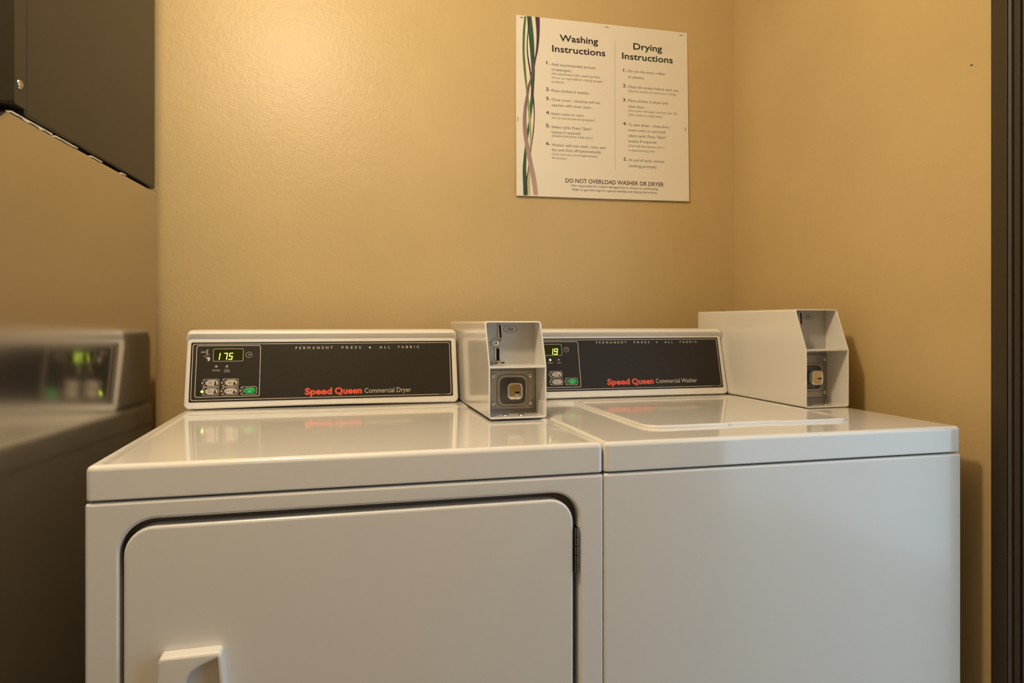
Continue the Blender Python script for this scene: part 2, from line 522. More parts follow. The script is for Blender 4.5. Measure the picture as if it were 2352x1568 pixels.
def top_panel(W, dish):
    bm = bmesh.new()
    bmesh.ops.create_cube(bm, size=1.0)
    for v in bm.verts:
        v.co = Vector((W / 2 + v.co.x * (W - 0.001), DEPTH / 2 + v.co.y * (DEPTH + 0.001), (TOP + LIDB) / 2 + v.co.z * (TOP - LIDB)))
    bot = [e for e in bm.edges if all(v.co.z < LIDB + 1e-4 for v in e.verts)]
    oth = [e for e in bm.edges if e not in bot]
    bmesh.ops.bevel(bm, geom=oth, offset=0.0075, segments=4, profile=0.5, affect='EDGES')
    bot = [e for e in bm.edges if all(v.co.z < LIDB + 1e-4 for v in e.verts)]
    bmesh.ops.bevel(bm, geom=bot, offset=0.0025, segments=2, profile=0.5, affect='EDGES')
    if dish:
        top = max(bm.faces, key=lambda q: q.calc_center_median().z + (q.calc_area() if q.normal.z > 0.99 else -9))
        bmesh.ops.inset_individual(bm, faces=[top], thickness=0.006, depth=0.0)
        bmesh.ops.inset_individual(bm, faces=[top], thickness=0.010, depth=-0.0028)
        for v in top.verts:
            if v.co.y < DEPTH / 2:
                v.co.y = 0.0105
            else:
                v.co.y = 0.486
        for e in {e for v in top.verts for e in v.link_edges if e not in top.edges}:
            for v in e.verts:
                if v not in top.verts:
                    v.co.y = 0.0085 if v.co.y < DEPTH / 2 else 0.520
        bmesh.ops.bevel(bm, geom=list(top.edges), offset=0.004, segments=3, profile=0.5, affect='EDGES')
    return to_mesh(bm)

def body(W, hole=None):
    fp = [rrect(0.0, W, 0.10, BODY, 0.004, 3)]
    if hole:
        fp.append(hole)
    front = placed(solid(fp, 0.022, 0.0042, 3), front_at(0.022))
    return join(front, box(0.001, W - 0.001, 0.016 if not hole else 0.034, DEPTH - 0.004, 0.08, BODY + 0.0005), box(0.006, W - 0.006, 0.04, DEPTH - 0.01, BODY - 0.01, TOP - 0.012))

def side_walls(W):
    return join(box(0.001, 0.005, 0.015, 0.06, 0.08, BODY), box(W - 0.005, W - 0.001, 0.015, 0.06, 0.08, BODY), box(0.001, W - 0.001, 0.015, 0.06, BODY - 0.004, BODY))

LEAN = 0.037 / 0.158
FY, FZ = 0.543, EYE - 0.174            # reference line of the console face drawing
CY, CZ = FY - 0.002 * LEAN, EYE - 0.176            # lower front edge of the console (machine coordinates)
def face_matrix(dy=0.0, lift=0.0):
    """drawing (p, q) on the leaning console face -> machine coordinates"""
    up = Vector((0, LEAN, 1)).normalized()
    n = Vector((0, -1, LEAN)).normalized()
    o = Vector((0, FY + dy + 0.017 * LEAN, FZ + 0.017)) + n * lift
    m = Matrix.Identity(4)
    m.col[0] = (1, 0, 0, 0)
    m.col[1] = (*up, 0)
    m.col[2] = (*n, 0)
    m.col[3] = (*o, 1)
    return m

def console_housing(x0, x1, dy, arch):
    """moulded housing: leaning face, hooded upper band, rounded ends"""
    zt = EYE - 0.0165
    prof = [(CY, CZ + 0.003), (CY + 0.0015, CZ + 0.001)]                   # lower edge, rounded
    prof = [(0.560, CZ), (CY + 0.003, CZ), (CY + 0.0004, CZ + 0.0025)]
    zf = FZ + 0.017 + 0.125 / math.hypot(1, LEAN)
    yf = FY + (zf - FZ) * LEAN
    prof += [(yf, zf), (yf - 0.0006, zf + 0.0022)]
    hb = [(yf - 0.0035, zf + 0.004), (yf - 0.0075, zt - 0.0080), (yf - 0.0045, zt - 0.0032), (yf + 0.003, zt - 0.0004), (yf + 0.012, zt)]
    prof += hb + [(0.690, zt), (0.700, zt - 0.012), (0.700, CZ)]
    bm = bmesh.new()
    xs = [x0, x0 + 0.0006, x0 + 0.0022, x0 + 0.005, x0 + 0.009] + [x0 + 0.009 + (x1 - x0 - 0.018) * k / 24 for k in range(1, 24)] + [x1 - 0.009, x1 - 0.005, x1 - 0.0022, x1 - 0.0006, x1]
    ins = {0: 0.0085, 1: 0.0062, 2: 0.0034, 3: 0.0011, 4: 0.0}
    ym, zm = 0.62, (CZ + zt) / 2
    rows = []
    for i, x in enumerate(xs):
        j = min(i, len(xs) - 1 - i)
        sh = ins.get(j, 0.0)
        t = (x - x0) / (x1 - x0)
        row = []
        for k, (y, z) in enumerate(prof):
            yy, zz = y, z
            if k <= 2:
                a_ = arch * max(0.0, math.sin(math.pi * t)) ** 1.5
                zz += a_
                yy += a_ * LEAN
            if y < 0.6:
                yy += sh * 0.45
            zz += sh * (1 if z < zm else -1) * (1.0 if (z < CZ + 0.02 or z > zt - 0.02) else 0.0)
            row.append(bm.verts.new((x, yy + dy, zz)))
        rows.append(row)
    n = len(prof)
    for a, b in zip(rows, rows[1:]):
        for k in range(n):
            bm.faces.new((a[k], a[(k + 1) % n], b[(k + 1) % n], b[k]))
    bm.faces.new(rows[0])
    bm.faces.new(rows[-1][::-1])
    return to_mesh(bm)

def key_outline(x0, x1, y0, y1, led, g=0.0):
    """rounded key border with a bite on the left where the indicator sits"""
    r = 0.0035
    cx, cy = led
    R = 0.0056 + g
    x0, x1, y0, y1 = x0 + g, x1 - g, y0 + g, y1 - g
    pts = []
    for px, py, a0 in ((x1 - r, y1 - r, 0),):
        pts += [(px + r * math.cos(math.radians(a0 + 18 * k)), py + r * math.sin(math.radians(a0 + 18 * k))) for k in range(6)]
    pts += [(x0 + 0.0035, y1), (x0 + 0.001, y1 - 0.0012), (x0 + 0.0004, y1 - 0.0030)]
    pts += [(cx + R * math.cos(math.radians(a)), cy + R * math.sin(math.radians(a))) for a in range(66, -67, -12)]
    pts += [(x0 + 0.0004, y0 + 0.0030), (x0 + 0.001, y0 + 0.0012), (x0 + 0.0035, y0)]
    px, py = x1 - r, y0 + r
    pts += [(px + r * math.cos(math.radians(270 + 18 * k)), py + r * math.sin(math.radians(270 + 18 * k))) for k in range(6)]
    return pts

SEG = {'1': 'bc', '7': 'abc', '5': 'afgcd', '9': 'abcdfg'}
def digit(ch, x, y, w, h, sl=0.14):
    t = 0.00145
    S = {'a': (0, h - t, w, h), 'd': (0, 0, w, t), 'g': (0, h / 2 - t / 2, w, h / 2 + t / 2), 'f': (0, h / 2 + 0.0003, t, h - 0.0002), 'e': (0, 0.0002, t, h / 2 - 0.0003),
         'b': (w - t, h / 2 + 0.0003, w, h - 0.0002), 'c': (w - t, 0.0002, w, h / 2 - 0.0003)}
    mes = []
    for s in SEG[ch]:
        a, b, c, d = S[s]
        mes.append(flat([(x + px + sl * py, y + py) for px, py in ((a, b), (c, b), (c, d), (a, d))]))
    return join(*mes)

def thermometer(cx, cy, lvl, s=1.0):
    stem = rrect(cx - 0.0013 * s, cx + 0.0013 * s, cy - 0.003, cy + lvl, 0.0011)
    return join(flat(circle(cx, cy - 0.0028, 0.0026 * s, 16)), flat(stem, 0.00002))

def console(root, x0, x1, dy, arch, kind):
    hs = link('console', console_housing(x0, x1, dy, arch), 'plastic', root, smooth=35)
    F = lambda lift: face_matrix(dy, lift)
    def put(name, me, m, lift, smooth=None):
        return link(name, placed(me, F(lift)), m, hs, smooth)
    dq = 0.0 if kind == 'dryer' else 0.0035
    pl, pr, pb, pt = x0 + 0.009, x1 - 0.0115, -0.0052 + dq * 0.6, 0.1178 + dq
    put('control_panel', solid([rrect(pl, pr, pb, pt, 0.003)], 0.0012), 'overlay', -0.0002)
    L = 0.00112
    def line_ring(x_0, x_1, y_0, y_1, r, t):
        return ring(rrect(x_0, x_1, y_0, y_1, r), rrect(x_0 + t, x_1 - t, y_0 + t, y_1 - t, r - t * 0.6), 0.0001)
    # outer border, broken by the small part number at its lower right
    ol, or_, ob, ot = pl + 0.0032, pr - 0.0037, pb + 0.0032, pt - 0.0033
    t = 0.0012
    bo = rrect(ol, or_, ob, ot, 0.0042)
    bi = rrect(ol + t, or_ - t, ob + t, ot - t, 0.0034)
    k0 = 18                                                  # start of the lower right corner
    o_open = bo[18:] + bo[:18]
    i_open = bi[18:] + bi[:18]
    n1, n0 = or_ - 0.0095, or_ - 0.0275
    po_ = [(n1, ob)] + o_open + [(n0, ob)]
    pi_ = [(n1, ob + t)] + i_open + [(n0, ob + t)]
    put('border_line', solid([po_ + pi_[::-1]], 0.0001), 'print', L)
    put('lettering', text('511426' if kind == 'dryer' else '200313', n0 + 0.0012, ob - 0.0001, n1 - n0 - 0.0024, 0.0017), 'print', L + 0.0001)
    # control group frame
    bx0, bx1 = (0.0221, 0.1462) if kind == 'dryer' else (0.038, 0.1660)
    by0, by1 = (0.0043, 0.1113) if kind == 'dryer' else (0.0055, 0.1140)
    put('border_line', line_ring(bx0, bx1, by0, by1, 0.0042, 0.0012), 'print', L)
    sh = 0.0 if kind == 'dryer' else 0.0125
    up = 0.0 if kind == 'dryer' else 0.0035
    dx0, dx1, dy0, dy1 = 0.0545 + sh, 0.1120 + sh, 0.0778 + up, 0.1038 + up
    put('display_window', solid([rrect(dx0, dx1, dy0, dy1, 0.003)], 0.0003), 'glass_dark', L - 0.0002)
    put('border_line', line_ring(dx0 - 0.0003, dx1 + 0.0003, dy0 - 0.0003, dy1 + 0.0003, 0.0032, 0.0008), 'print', L + 0.0003)
    if kind == 'dryer':
        for ch, x in (('1', 0.0595), ('7', 0.0735), ('5', 0.0837)):
            put('digit', digit(ch, x, 0.0810, 0.0070, 0.0142), 'digit', L + 0.0004)
    else:
        for ch, x in (('1', 0.0940), ('9', 0.1050)):
            put('digit', digit(ch, x, 0.0828, 0.0082, 0.0142), 'digit', L + 0.0004)
    # clock symbol
    cx, cy = 0.1233 + sh, 0.0909 + up
    put('clock_symbol', join(ring(circle(cx, cy, 0.0061, 24), circle(cx, cy, 0.0054, 24), 0.0001), flat(circle(cx, cy, 0.0011, 10), 0.0001), flat([(cx, cy - 0.0003), (cx + 0.0038, cy - 0.0003), (cx + 0.0038, cy + 0.0003), (cx, cy + 0.0003)], 0.0001), flat([(cx - 0.0003, cy), (cx + 0.0003, cy), (cx + 0.0003, cy + 0.003), (cx - 0.0003, cy + 0.003)], 0.0001)), 'print', L)
    # coin / card symbols
    if kind == 'dryer':
        def seg2(a, b, w):
            d = (Vector(b) - Vector(a)).normalized() * w / 2
            nx, ny = -d.y, d.x
            return flat([(a[0] + nx, a[1] + ny), (a[0] - nx, a[1] - ny), (b[0] - nx, b[1] - ny), (b[0] + nx, b[1] + ny)])
        put('coin_symbol', join(seg2((0.0380, 0.0975), (0.0440, 0.1032), 0.0007), seg2((0.0380, 0.0975), (0.0432, 0.0925), 0.0007), seg2((0.0440, 0.1032), (0.0432, 0.0925), 0.0007), seg2((0.0425, 0.1020), (0.0418, 0.0938), 0.0006),
                                ring(circle(0.0358, 0.0973, 0.0014, 12), circle(0.0358, 0.0973, 0.0008, 12), 0.0001), seg2((0.0312, 0.0984), (0.0344, 0.0984), 0.0006), seg2((0.0312, 0.0966), (0.0344, 0.0966), 0.0006),
                                ring(circle(0.0322, 0.0975, 0.0011, 10), circle(0.0322, 0.0975, 0.0006, 10), 0.0001)), 'print', L)
        put('slash_symbol', seg2((0.0355, 0.0878), (0.0486, 0.0929), 0.0006), 'print', L)
        put('hand_symbol', flat([(0.0440, 0.0787), (0.0470, 0.0788), (0.0487, 0.0822), (0.0484, 0.0850), (0.0468, 0.0870), (0.0440, 0.0868), (0.0402, 0.0867), (0.0402, 0.0857), (0.0436, 0.0854), (0.0436, 0.0846), (0.0410, 0.0842), (0.0412, 0.0832), (0.0438, 0.0834), (0.0440, 0.0822)]), 'print', L)
    # indicator lights with captions
    if kind == 'dryer':
        for x, y, on in ((0.0609, 0.0672, 0), (0.0813, 0.0670, 0)):
            put('indicator_light', dome(x, y, 0.0026, 0.0006, slot=False), 'led_off', L, 60)
        put('lettering', text('DRYING', 0.0612, 0.0577, 0.0142, 0.0028, align='C'), 'print', L)
        put('lettering', text('COOL', 0.0815, 0.0585, 0.0105, 0.0026, align='C'), 'print', L)
        put('lettering', text('DOWN', 0.0815, 0.0549, 0.0112, 0.0026, align='C'), 'print', L)
        keys = [(0.0359, 0.0681, 0.0254, 0.0416, ('HIGH', 'TEMP'), 0.0040, 0, 0), (0.0729, 0.1045, 0.0252, 0.0416, ('LOW', 'TEMP'), 0.0006, 0, 0),
                (0.0357, 0.0678, 0.0080, 0.0244, ('MED', 'TEMP'), 0.0026, 0, 1), (0.0723, 0.1046, 0.0080, 0.0242, ('DELICATES',), 0.0, 0, 0),
                (0.1086, 0.1404, 0.0079, 0.0247, ('START',), None, 1, 0)]
    else:
        put('indicator_light', dome(0.0949, 0.0705, 0.0024, 0.0006, slot=False), 'led_on', L, 60)
        put('indicator_light', dome(0.1156, 0.0707, 0.0024, 0.0006, slot=False), 'led_off', L, 60)
        put('lettering', text('RINSE', 0.0949, 0.0622, 0.0115, 0.0024, align='C'), 'print', L)
        put('lettering', text('SPIN', 0.1160, 0.0622, 0.0085, 0.0024, align='C'), 'print', L)
        keys = [(0.0908, 0.1217, 0.0288, 0.0440, ('PERM', 'PRESS', 'WARM'), -1, 0, 0), (0.0908, 0.1219, 0.0116, 0.0262, ('DELICATES', 'COLD'), -2, 0, 0),
                (0.1275, 0.1580, 0.0112, 0.0276, ('START',), None, 1, 0)]
    for a, b, c, d, words_, lvl, green, on in keys:
        led = (a + 0.0003, (c + d) / 2)
        put('key_outline', ring(key_outline(a, b, c, d, led), key_outline(a, b, c, d, led, 0.0008), 0.0001), 'print', L)
        put('indicator_light', dome(led[0], led[1], 0.0027 if on else 0.0023, 0.0006, slot=False), 'led_on' if on else 'led_off', L, 60)
        p0, p1, q0, q1 = a + 0.0068, b - 0.0022, c + 0.0020, d - 0.0022
        put('button', solid([rrect(p0, p1, q0, q1, (q1 - q0) / 2 - 0.0002)], 0.0007, 0.0002, 1), 'green_button' if green else 'button', L - 0.0001, 50)
        LB = L + 0.00065
        if green:
            put('lettering', text('START', (p0 + p1) / 2, q1 - 0.0046, 0.0150, 0.0030, align='C'), 'green_ink', LB)
            mx, my = (p0 + p1) / 2, q0 + 0.0042
            put('start_symbol', ring([(mx + 0.0034, my), (mx, my + 0.0026), (mx - 0.0034, my), (mx, my - 0.0026)], [(mx + 0.0018, my), (mx, my + 0.0012), (mx - 0.0018, my), (mx, my - 0.0012)], 0.0001), 'green_ink', LB)
        else:
            nW = len(words_)
            for i, wd in enumerate(words_):
                hh = 0.0024 if nW < 3 else 0.0019
                yy = (q0 + q1) / 2 + (nW / 2 - 1 - i) * hh * 1.55 + hh * 0.3
                put('lettering', text(wd, p0 + 0.0078, yy, min(0.0105, 0.0023 * len(wd)), hh, align='C', weight=0.01), 'button_ink', LB)
            tx, ty = p1 - 0.0055, (q0 + q1) / 2
            if lvl >= 0:
                put('thermometer_symbol', thermometer(tx, ty, lvl), 'button_ink', LB)
                if lvl < 0.003:
                    put('thermometer_symbol', ring(rrect(tx - 0.0015, tx + 0.0015, ty - 0.001, ty + 0.0047, 0.0014), rrect(tx - 0.0010, tx + 0.0010, ty - 0.0008, ty + 0.0042, 0.00095), 0.00005), 'button_ink', LB + 0.00005)
            elif lvl == -1:
                put('drop_symbol', flat([(tx, ty + 0.0010), (tx + 0.0012, ty - 0.0012), (tx + 0.0019, ty - 0.0028), (tx + 0.0013, ty - 0.0042), (tx, ty - 0.0047), (tx - 0.0013, ty - 0.0042), (tx - 0.0019, ty - 0.0028), (tx - 0.0012, ty - 0.0012)]), 'button_ink', LB)
            else:
                put('drop_symbol', ring(circle(tx, ty - 0.001, 0.0032, 14), circle(tx, ty - 0.001, 0.0027, 14), 0.00005), 'button_ink', LB)
    # headline and brand line
    if kind == 'dryer':
        W_ = [('PERMANENT', 0.2154, 0.2918), ('PRESS', 0.3104, 0.3504), ('ALL', 0.3901, 0.4128), ('FABRIC', 0.4303, 0.4762)]
        dot, yy, cap = 0.3697, 0.1018, 0.0053
        brand = ((0.2353, 0.2905, 0.2959, 0.3521), 0.0051, 0.3578, 0.4561, 0.0054, 'Commercial Dryer')
    else:
        W_ = [('PERMANENT', 0.2116, 0.2892), ('PRESS', 0.3083, 0.3488), ('ALL', 0.3888, 0.4110), ('FABRIC', 0.4298, 0.4758)]
        dot, yy, cap = 0.3682, 0.1081, 0.0050
        brand = ((0.2312, 0.2880, 0.2935, 0.3492), 0.0098, 0.3553, 0.4644, 0.0108, 'Commercial Washer')
    for s, a, b in W_:
        put('lettering', text(s, a, yy, b - a, cap, weight=0.012, spacing=1.9), 'print', L)
    put('dot_mark', flat(circle(dot, yy + 0.0022, 0.0021 if kind == 'dryer' else 0.0017, 16)), 'print', L)
    (s0, s1, q0_, q1_), yb, c0, c1, yc, line2 = brand
    put('lettering', text('Speed', s0, yb, s1 - s0, 0.0127, weight=0.041, spacing=1.04), 'red', L)
    put('lettering', text('Queen', q0_, yb, q1_ - q0_, 0.0127, weight=0.041, spacing=1.04), 'red', L + 0.00003)
    put('lettering', text(line2, c0, yc, c1 - c0, 0.0104), 'print', L)
    return hs

def coin_box(root, x0, x1, zt, zm, plate, lockz, lockh):
    """sheet-metal coin meter case: hollow sloped front, recessed face with coin slot, lock plate below the shelf"""
    zb = TOP + 0.0012
    yf0, yf1, yr, yface = 1.211 - YF, 1.247 - YF, 1.645 - YF, 1.279 - YF
    t = 0.0030
    def F(z):
        return yf0 if z <= zm else yf0 + (yf1 - yf0) * (z - zm) / (zt - zm)
    def loop(g):
        r = 0.0055 - g * 0.8
        pts = rrect(x0 + g, x1 - g, zb + g, zt - g, r, 3)
        # vertices where the slope starts, so that the kink is crisp
        out = []
        for i, p_ in enumerate(pts):
            q_ = pts[(i + 1) % len(pts)]
            out.append(p_)
            if (p_[1] - zm) * (q_[1] - zm) < 0 and abs(p_[0] - q_[0]) < 1e-6:
                out.append((p_[0], zm))
        return out
    bm = bmesh.new()
    def V(pts, yfun):
        return [bm.verts.new((x, yfun(z), z)) for x, z in pts]
    A, B_, C_ = loop(0.0), loop(t / 2), loop(t)
    rear = V(A, lambda z: yr)
    o1 = V(A, lambda z: F(z) + 0.0012)
    mid = V(loop(t * 0.28), lambda z: F(z) + 0.0002)
    mid2 = V(loop(t * 0.72), lambda z: F(z) + 0.0002)
    i1 = V(C_, lambda z: F(z) + 0.0012)
    ib = V(C_, lambda z: yface)
    for a, b in ((rear, o1), (o1, mid), (mid, mid2), (mid2, i1), (i1, ib)):
        n = len(a)
        for i in range(n):
            bm.faces.new((a[i], a[(i + 1) % n], b[(i + 1) % n], b[i]))
    bm.faces.new(rear)
    cb = link('coin_box', to_mesh(bm), 'box', root, smooth=40)
    link('face_plate', box(x0 + t * 0.6, x1 - t * 0.6, yface - 0.0005, yface + 0.003, zb + t * 0.6, zt - t * 0.6), 'face', cb)
    link('shelf', box(x0 + t * 0.7, x1 - t * 0.7, yf0 + 0.0006, yface, zm - 0.0030, zm + 0.0010, 0.0008), 'box', cb, smooth=40)
    link('flange', box(x1 - t - 0.0016, x1 - t + 0.0005, yf0 + 0.006, yface - 0.02, zb + t, zb + t + 0.026, 0.0004), 'box', cb)
    E0 = zt - (EYE + 0.001)
    def put(name, me, m, y, smooth=None):
        return link(name, placed(me, front_at(y, 0, x0)), m, cb, smooth)
    yz = yface - 0.0006
    o_ = EYE + E0
    # coin slot: raised bezel running down from the slot past the return knob to the cup
    bez = [(0.0322, -0.0060), (0.0345, -0.0035), (0.0372, -0.0035), (0.0392, -0.0060), (0.0405, -0.0240), (0.0424, -0.0345), (0.0416, -0.0392), (0.0372, -0.0400), (0.0368, -0.0470), (0.0364, -0.0500), (0.0364, -0.0760),
           (0.0272, -0.0760), (0.0272, -0.0500), (0.0215, -0.0480), (0.0190, -0.0430), (0.0196, -0.0375), (0.0235, -0.0330), (0.0290, -0.0322), (0.0325, -0.0290), (0.0330, -0.0240)]
    bez = chaikin(bez, 2)
    put('coin_slot_bezel', solid([[(a, o_ + b) for a, b in bez]], 0.0030, 0.0007, 2), 'plastic', yz, 45)
    put('coin_slot_inlay', solid([[(a, o_ + b) for a, b in bez]], 0.0004, 0.0, 0, -0.0011), 'zinc', yz - 0.0029)
    put('coin_slot', solid([[(a, o_ + b) for a, b in ((0.0340, -0.0062), (0.0370, -0.0062), (0.0390, -0.0300), (0.0362, -0.0300))]], 0.0006), 'black', yz - 0.0031)
    put('coin_return_slot', solid([[(a, o_ + b) for a, b in ((0.0290, -0.0515), (0.0348, -0.0515), (0.0348, -0.0745), (0.0290, -0.0745))]], 0.0006), 'black', yz - 0.0031)
    put('coin_return_knob', dome(0.0277, o_ - 0.0412, 0.0070, 0.0062, slot=False, n=24), 'chrome', yz - 0.002, 60)
    put('coin_cup', join(solid([rrect(0.0215, 0.0455, o_ - 0.0812, o_ - 0.0755, 0.0028), rrect(0.0232, 0.0440, o_ - 0.0798, o_ - 0.0770, 0.0013)], 0.008, 0.0006, 2), solid([rrect(0.0300, 0.0372, o_ - 0.0822, o_ - 0.0765, 0.0026)], 0.0095, 0.001, 2)), 'chrome', yz, 45)
    # price tag
    hexa = lambda g: [(0.0426 + g * 1.2, o_ - 0.0140), (0.0478 + g * 0.6, o_ - 0.0077 - g), (0.0660 - g * 0.6, o_ - 0.0077 - g), (0.0712 - g * 1.2, o_ - 0.0140), (0.0660 - g * 0.6, o_ - 0.0204 + g), (0.0478 + g * 0.6, o_ - 0.0204 + g)]
    put('price_mark', ring(hexa(0.0), hexa(0.0007), 0.0001), 'ink_grey', yz)
    put('lettering', text('25¢', 0.0569, o_ - 0.0168, 0.0115, 0.0056, weight=0.012, align='C'), 'ink_black', yz - 0.0001)
    # lock
    pz0, pz1 = plate
    cz = lockz
    px0, px1 = 0.0100, 0.1055
    pc = 0.0605
    hx, hz, rr = 0.0290, 0.0290, 0.0130
    put('lock_plate', solid([rrect(px0, px1, pz0, pz1, 0.003), rrect(pc - hx + 0.005, pc + hx - 0.005, cz - hz + 0.005, cz + hz - 0.005, rr - 0.004)], 0.0042, 0.0007, 2), 'zinc', yz, 45)
    put('lock_recess_rim', solid([rrect(pc - hx - 0.002, pc + hx + 0.002, cz - hz - 0.002, cz + hz + 0.002, rr), rrect(pc - hx + 0.0045, pc + hx - 0.0045, cz - hz + 0.0045, cz + hz - 0.0045, rr - 0.004)], 0.0072, 0.0025, 3), 'zinc', yz, 45)
    put('lock_recess', solid([rrect(pc - hx, pc + hx, cz - hz, cz + hz, 0.01)], 0.0012), 'zinc_dark', yz)
    lk = 0.0150
    put('lock_plug', solid([rrect(pc - lk, pc + lk, cz - lk - 0.001, cz + lk + 0.001, 0.0085)], 0.027, 0.0035, 4), 'chrome', yz, 45)
    put('keyhole_disc', solid([circle(pc + 0.0035, cz - 0.002, 0.0062, 24)], 0.0008, 0.0002, 1), 'chrome', yz - 0.0268, 45)
    put('keyhole', solid([[(pc - 0.0015, cz - 0.0005), (pc + 0.0085, cz - 0.0005), (pc + 0.0085, cz - 0.0022), (pc + 0.0050, cz - 0.0034), (pc - 0.0015, cz - 0.0026)]], 0.0006), 'black', yz - 0.0274)
    for sx in (0.0225, 0.0968):
        for sz in (pz1 - 0.0098, pz0 + 0.0100):
            put('screw', dome(sx, sz, 0.0056, 0.0030, n=18), 'screw', yz - 0.004, 50)
    for sx, sy in ((0.0385, 1.240 - YF), (0.0680, 1.236 - YF)):
        link('screw', placed(dome(0, 0, 0.0060, 0.0026, n=18), Matrix.Translation((x0 + sx, sy, zb + t))), 'screw', cb, 50)
    return cb

# ------------------------------------------------------------------ dryer
dryer = empty('clothes_dryer', (-0.304, YF, 0), 'white commercial dryer on the left with a framed front door and display reading 175', 'dryer')
WD = 0.683
DX0, DX1, DZ1, DZ0 = 0.0432, 0.6363, EYE - 0.2572, EYE - 0.90
HOLE = rrect(0.0385, 0.6455, DZ0 - 0.008, EYE - 0.2482, 0.042, 8)
link('cabinet', join(body(WD, HOLE), side_walls(WD)), 'enamel', dryer, smooth=35)
link('top_panel', top_panel(WD, True), 'top', dryer, smooth=30)
dr = link('door', placed(solid([rrect(DX0, DX1, DZ0, DZ1, 0.036, 8)], 0.026, 0.0040, 3), front_at(0.026)), 'enamel', dryer, smooth=35)
link('door_recess', box(0.036, 0.648, 0.0300, 0.0338, DZ0 - 0.01, EYE - 0.244), 'gap_shade', dryer)  # backing slab, coloured darker for the shade in the door gap
# door pull: moulded frame with a finger pocket open to the left
hz1, hz0 = EYE - 0.4165, EYE - 0.575
ho = [(0.0900, hz1 - 0.0002), (0.0940, hz1), (0.1530, hz1 + 0.0005), (0.1570, hz1 + 0.0004), (0.1590, hz1 - 0.0012), (0.1608, hz1 - 0.0050), (0.1760, hz0 + 0.006), (0.1700, hz0), (0.0800, hz0), (0.0740, hz0 + 0.006), (0.0866, hz1 - 0.0080), (0.0872, hz1 - 0.0030)]
hi = [(0.1562, hz1 - 0.0085), (0.1545, hz1 - 0.0085), (0.1440, hz1 - 0.0122), (0.1330, hz1 - 0.0170), (0.1245, hz1 - 0.0225), (0.1200, hz1 - 0.0300), (0.1180, hz1 - 0.0400), (0.1130, hz0 + 0.030), (0.1180, hz0 + 0.020), (0.1630, hz0 + 0.014)]
link('handle', frame_ring(chaikin(ho, 2), chaikin(hi, 2), (0.139, (hz0 + hz1) / 2), 0.001, -0.0188, 0.0048), 'plastic', dr, smooth=50)
link('handle_pocket', prism([(0.092, hz1 - 0.006), (0.156, hz1 - 0.006), (0.168, hz0 + 0.006), (0.084, hz0 + 0.006)], 'y', -0.004, 0.001), 'plastic', dr)
# hinge
hg = link('hinge', join(box(0.6368, 0.6400, 0.004, 0.016, EYE - 0.3665, EYE - 0.3010), box(0.6440, 0.6458, 0.002, 0.018, EYE - 0.3660, EYE - 0.3015)), 'hinge', dr)
for k in range(5):
    za = EYE - 0.3012 - k * 0.0131
    link('knuckle', placed(tube((0.6412, 0.0005, za - 0.0124), (0.6412, 0.0005, za), 0.0033, 16), Matrix()), 'hinge', dr, smooth=40)
console(dryer, 0.0025, 0.5595, 0.0, 0.0022, 'dryer')
coin_box(dryer, 0.567, 0.6765, EYE + 0.0015, EYE - 0.0815, (EYE - 0.1670, EYE - 0.0930), EYE - 0.1312, 0.0)
link('console_gap_shade', join(box(0.02, 0.545, 0.552, 0.62, TOP - 0.001, CZ + 0.012), box(0.24, 0.262, 0.546, 0.556, TOP - 0.001, TOP + 0.0045), box(0.40, 0.43, 0.546, 0.556, TOP - 0.001, TOP + 0.0045)), 'dark_gap', dryer)  # dark filler and clips, colour stands in for shade under the console

# ------------------------------------------------------------------ washer
washer = empty('washing_machine', (0.3800, YF, 0), 'white commercial top-loading washer on the right, display reading 19', 'washer')
WW = 0.6525
link('cabinet', join(body(WW), side_walls(WW)), 'enamel', washer, smooth=35)
link('top_panel', top_panel(WW, False), 'top', washer, smooth=30)
def lid_mesh():
    x0, x1, y0, y1 = 0.116, 0.522, 0.098, 0.488
    base = rrect(x0, x1, y0, y1, 0.030, 7)
    poly = []
    for i, p_ in enumerate(base):
        poly.append(p_)
        if i == 2 * 8 + 7:                      # after the front left corner: finger notch in the front edge
            poly += [(0.266, y0), (0.276, y0 + 0.007), (0.362, y0 + 0.007), (0.374, y0)]
    bm = bmesh.new()
    lo = [bm.verts.new((x, y, TOP - 0.002)) for x, y in poly]
    hi = [bm.verts.new((x, y, TOP + 0.0052)) for x, y in poly]
    n = len(poly)
    ft = bm.faces.new(hi)
    for i in range(n):
        bm.faces.new((lo[i], lo[(i + 1) % n], hi[(i + 1) % n], hi[i]))
    bmesh.ops.recalc_face_normals(bm, faces=bm.faces)
    if ft.normal.z < 0:
        ft.normal_flip()
    bmesh.ops.bevel(bm, geom=list(ft.edges), offset=0.0030, segments=3, profile=0.5, affect='EDGES')
    ft = max((q for q in bm.faces), key=lambda q: q.calc_area())
    bmesh.ops.inset_individual(bm, faces=[ft], thickness=0.004, depth=0.0)
    bmesh.ops.inset_individual(bm, faces=[ft], thickness=0.005, depth=-0.0022)
    me = bpy.data.meshes.new('lid')
    bm.to_mesh(me)
    bm.free()
    return me
link('lid', lid_mesh(), 'top', washer, smooth=32)
console(washer, 0.003, 0.5450, 0.007, 0.0004, 'washer')
coin_box(washer, 0.5472, 0.6512, EYE + 0.0270, EYE - 0.0575, (EYE - 0.1630, EYE - 0.0705), EYE - 0.1188, 0.0)
link('washer_gap_shade', box(0.02, 0.53, 0.562, 0.62, TOP - 0.001, CZ + 0.006), 'dark_gap', washer)  # dark filler, colour stands in for shade under the washer console
link('lock_bolt', tube((0.60, 0.665, EYE + 0.026), (0.60, 0.665, EYE + 0.0335), 0.005), 'screw', washer, smooth=40)

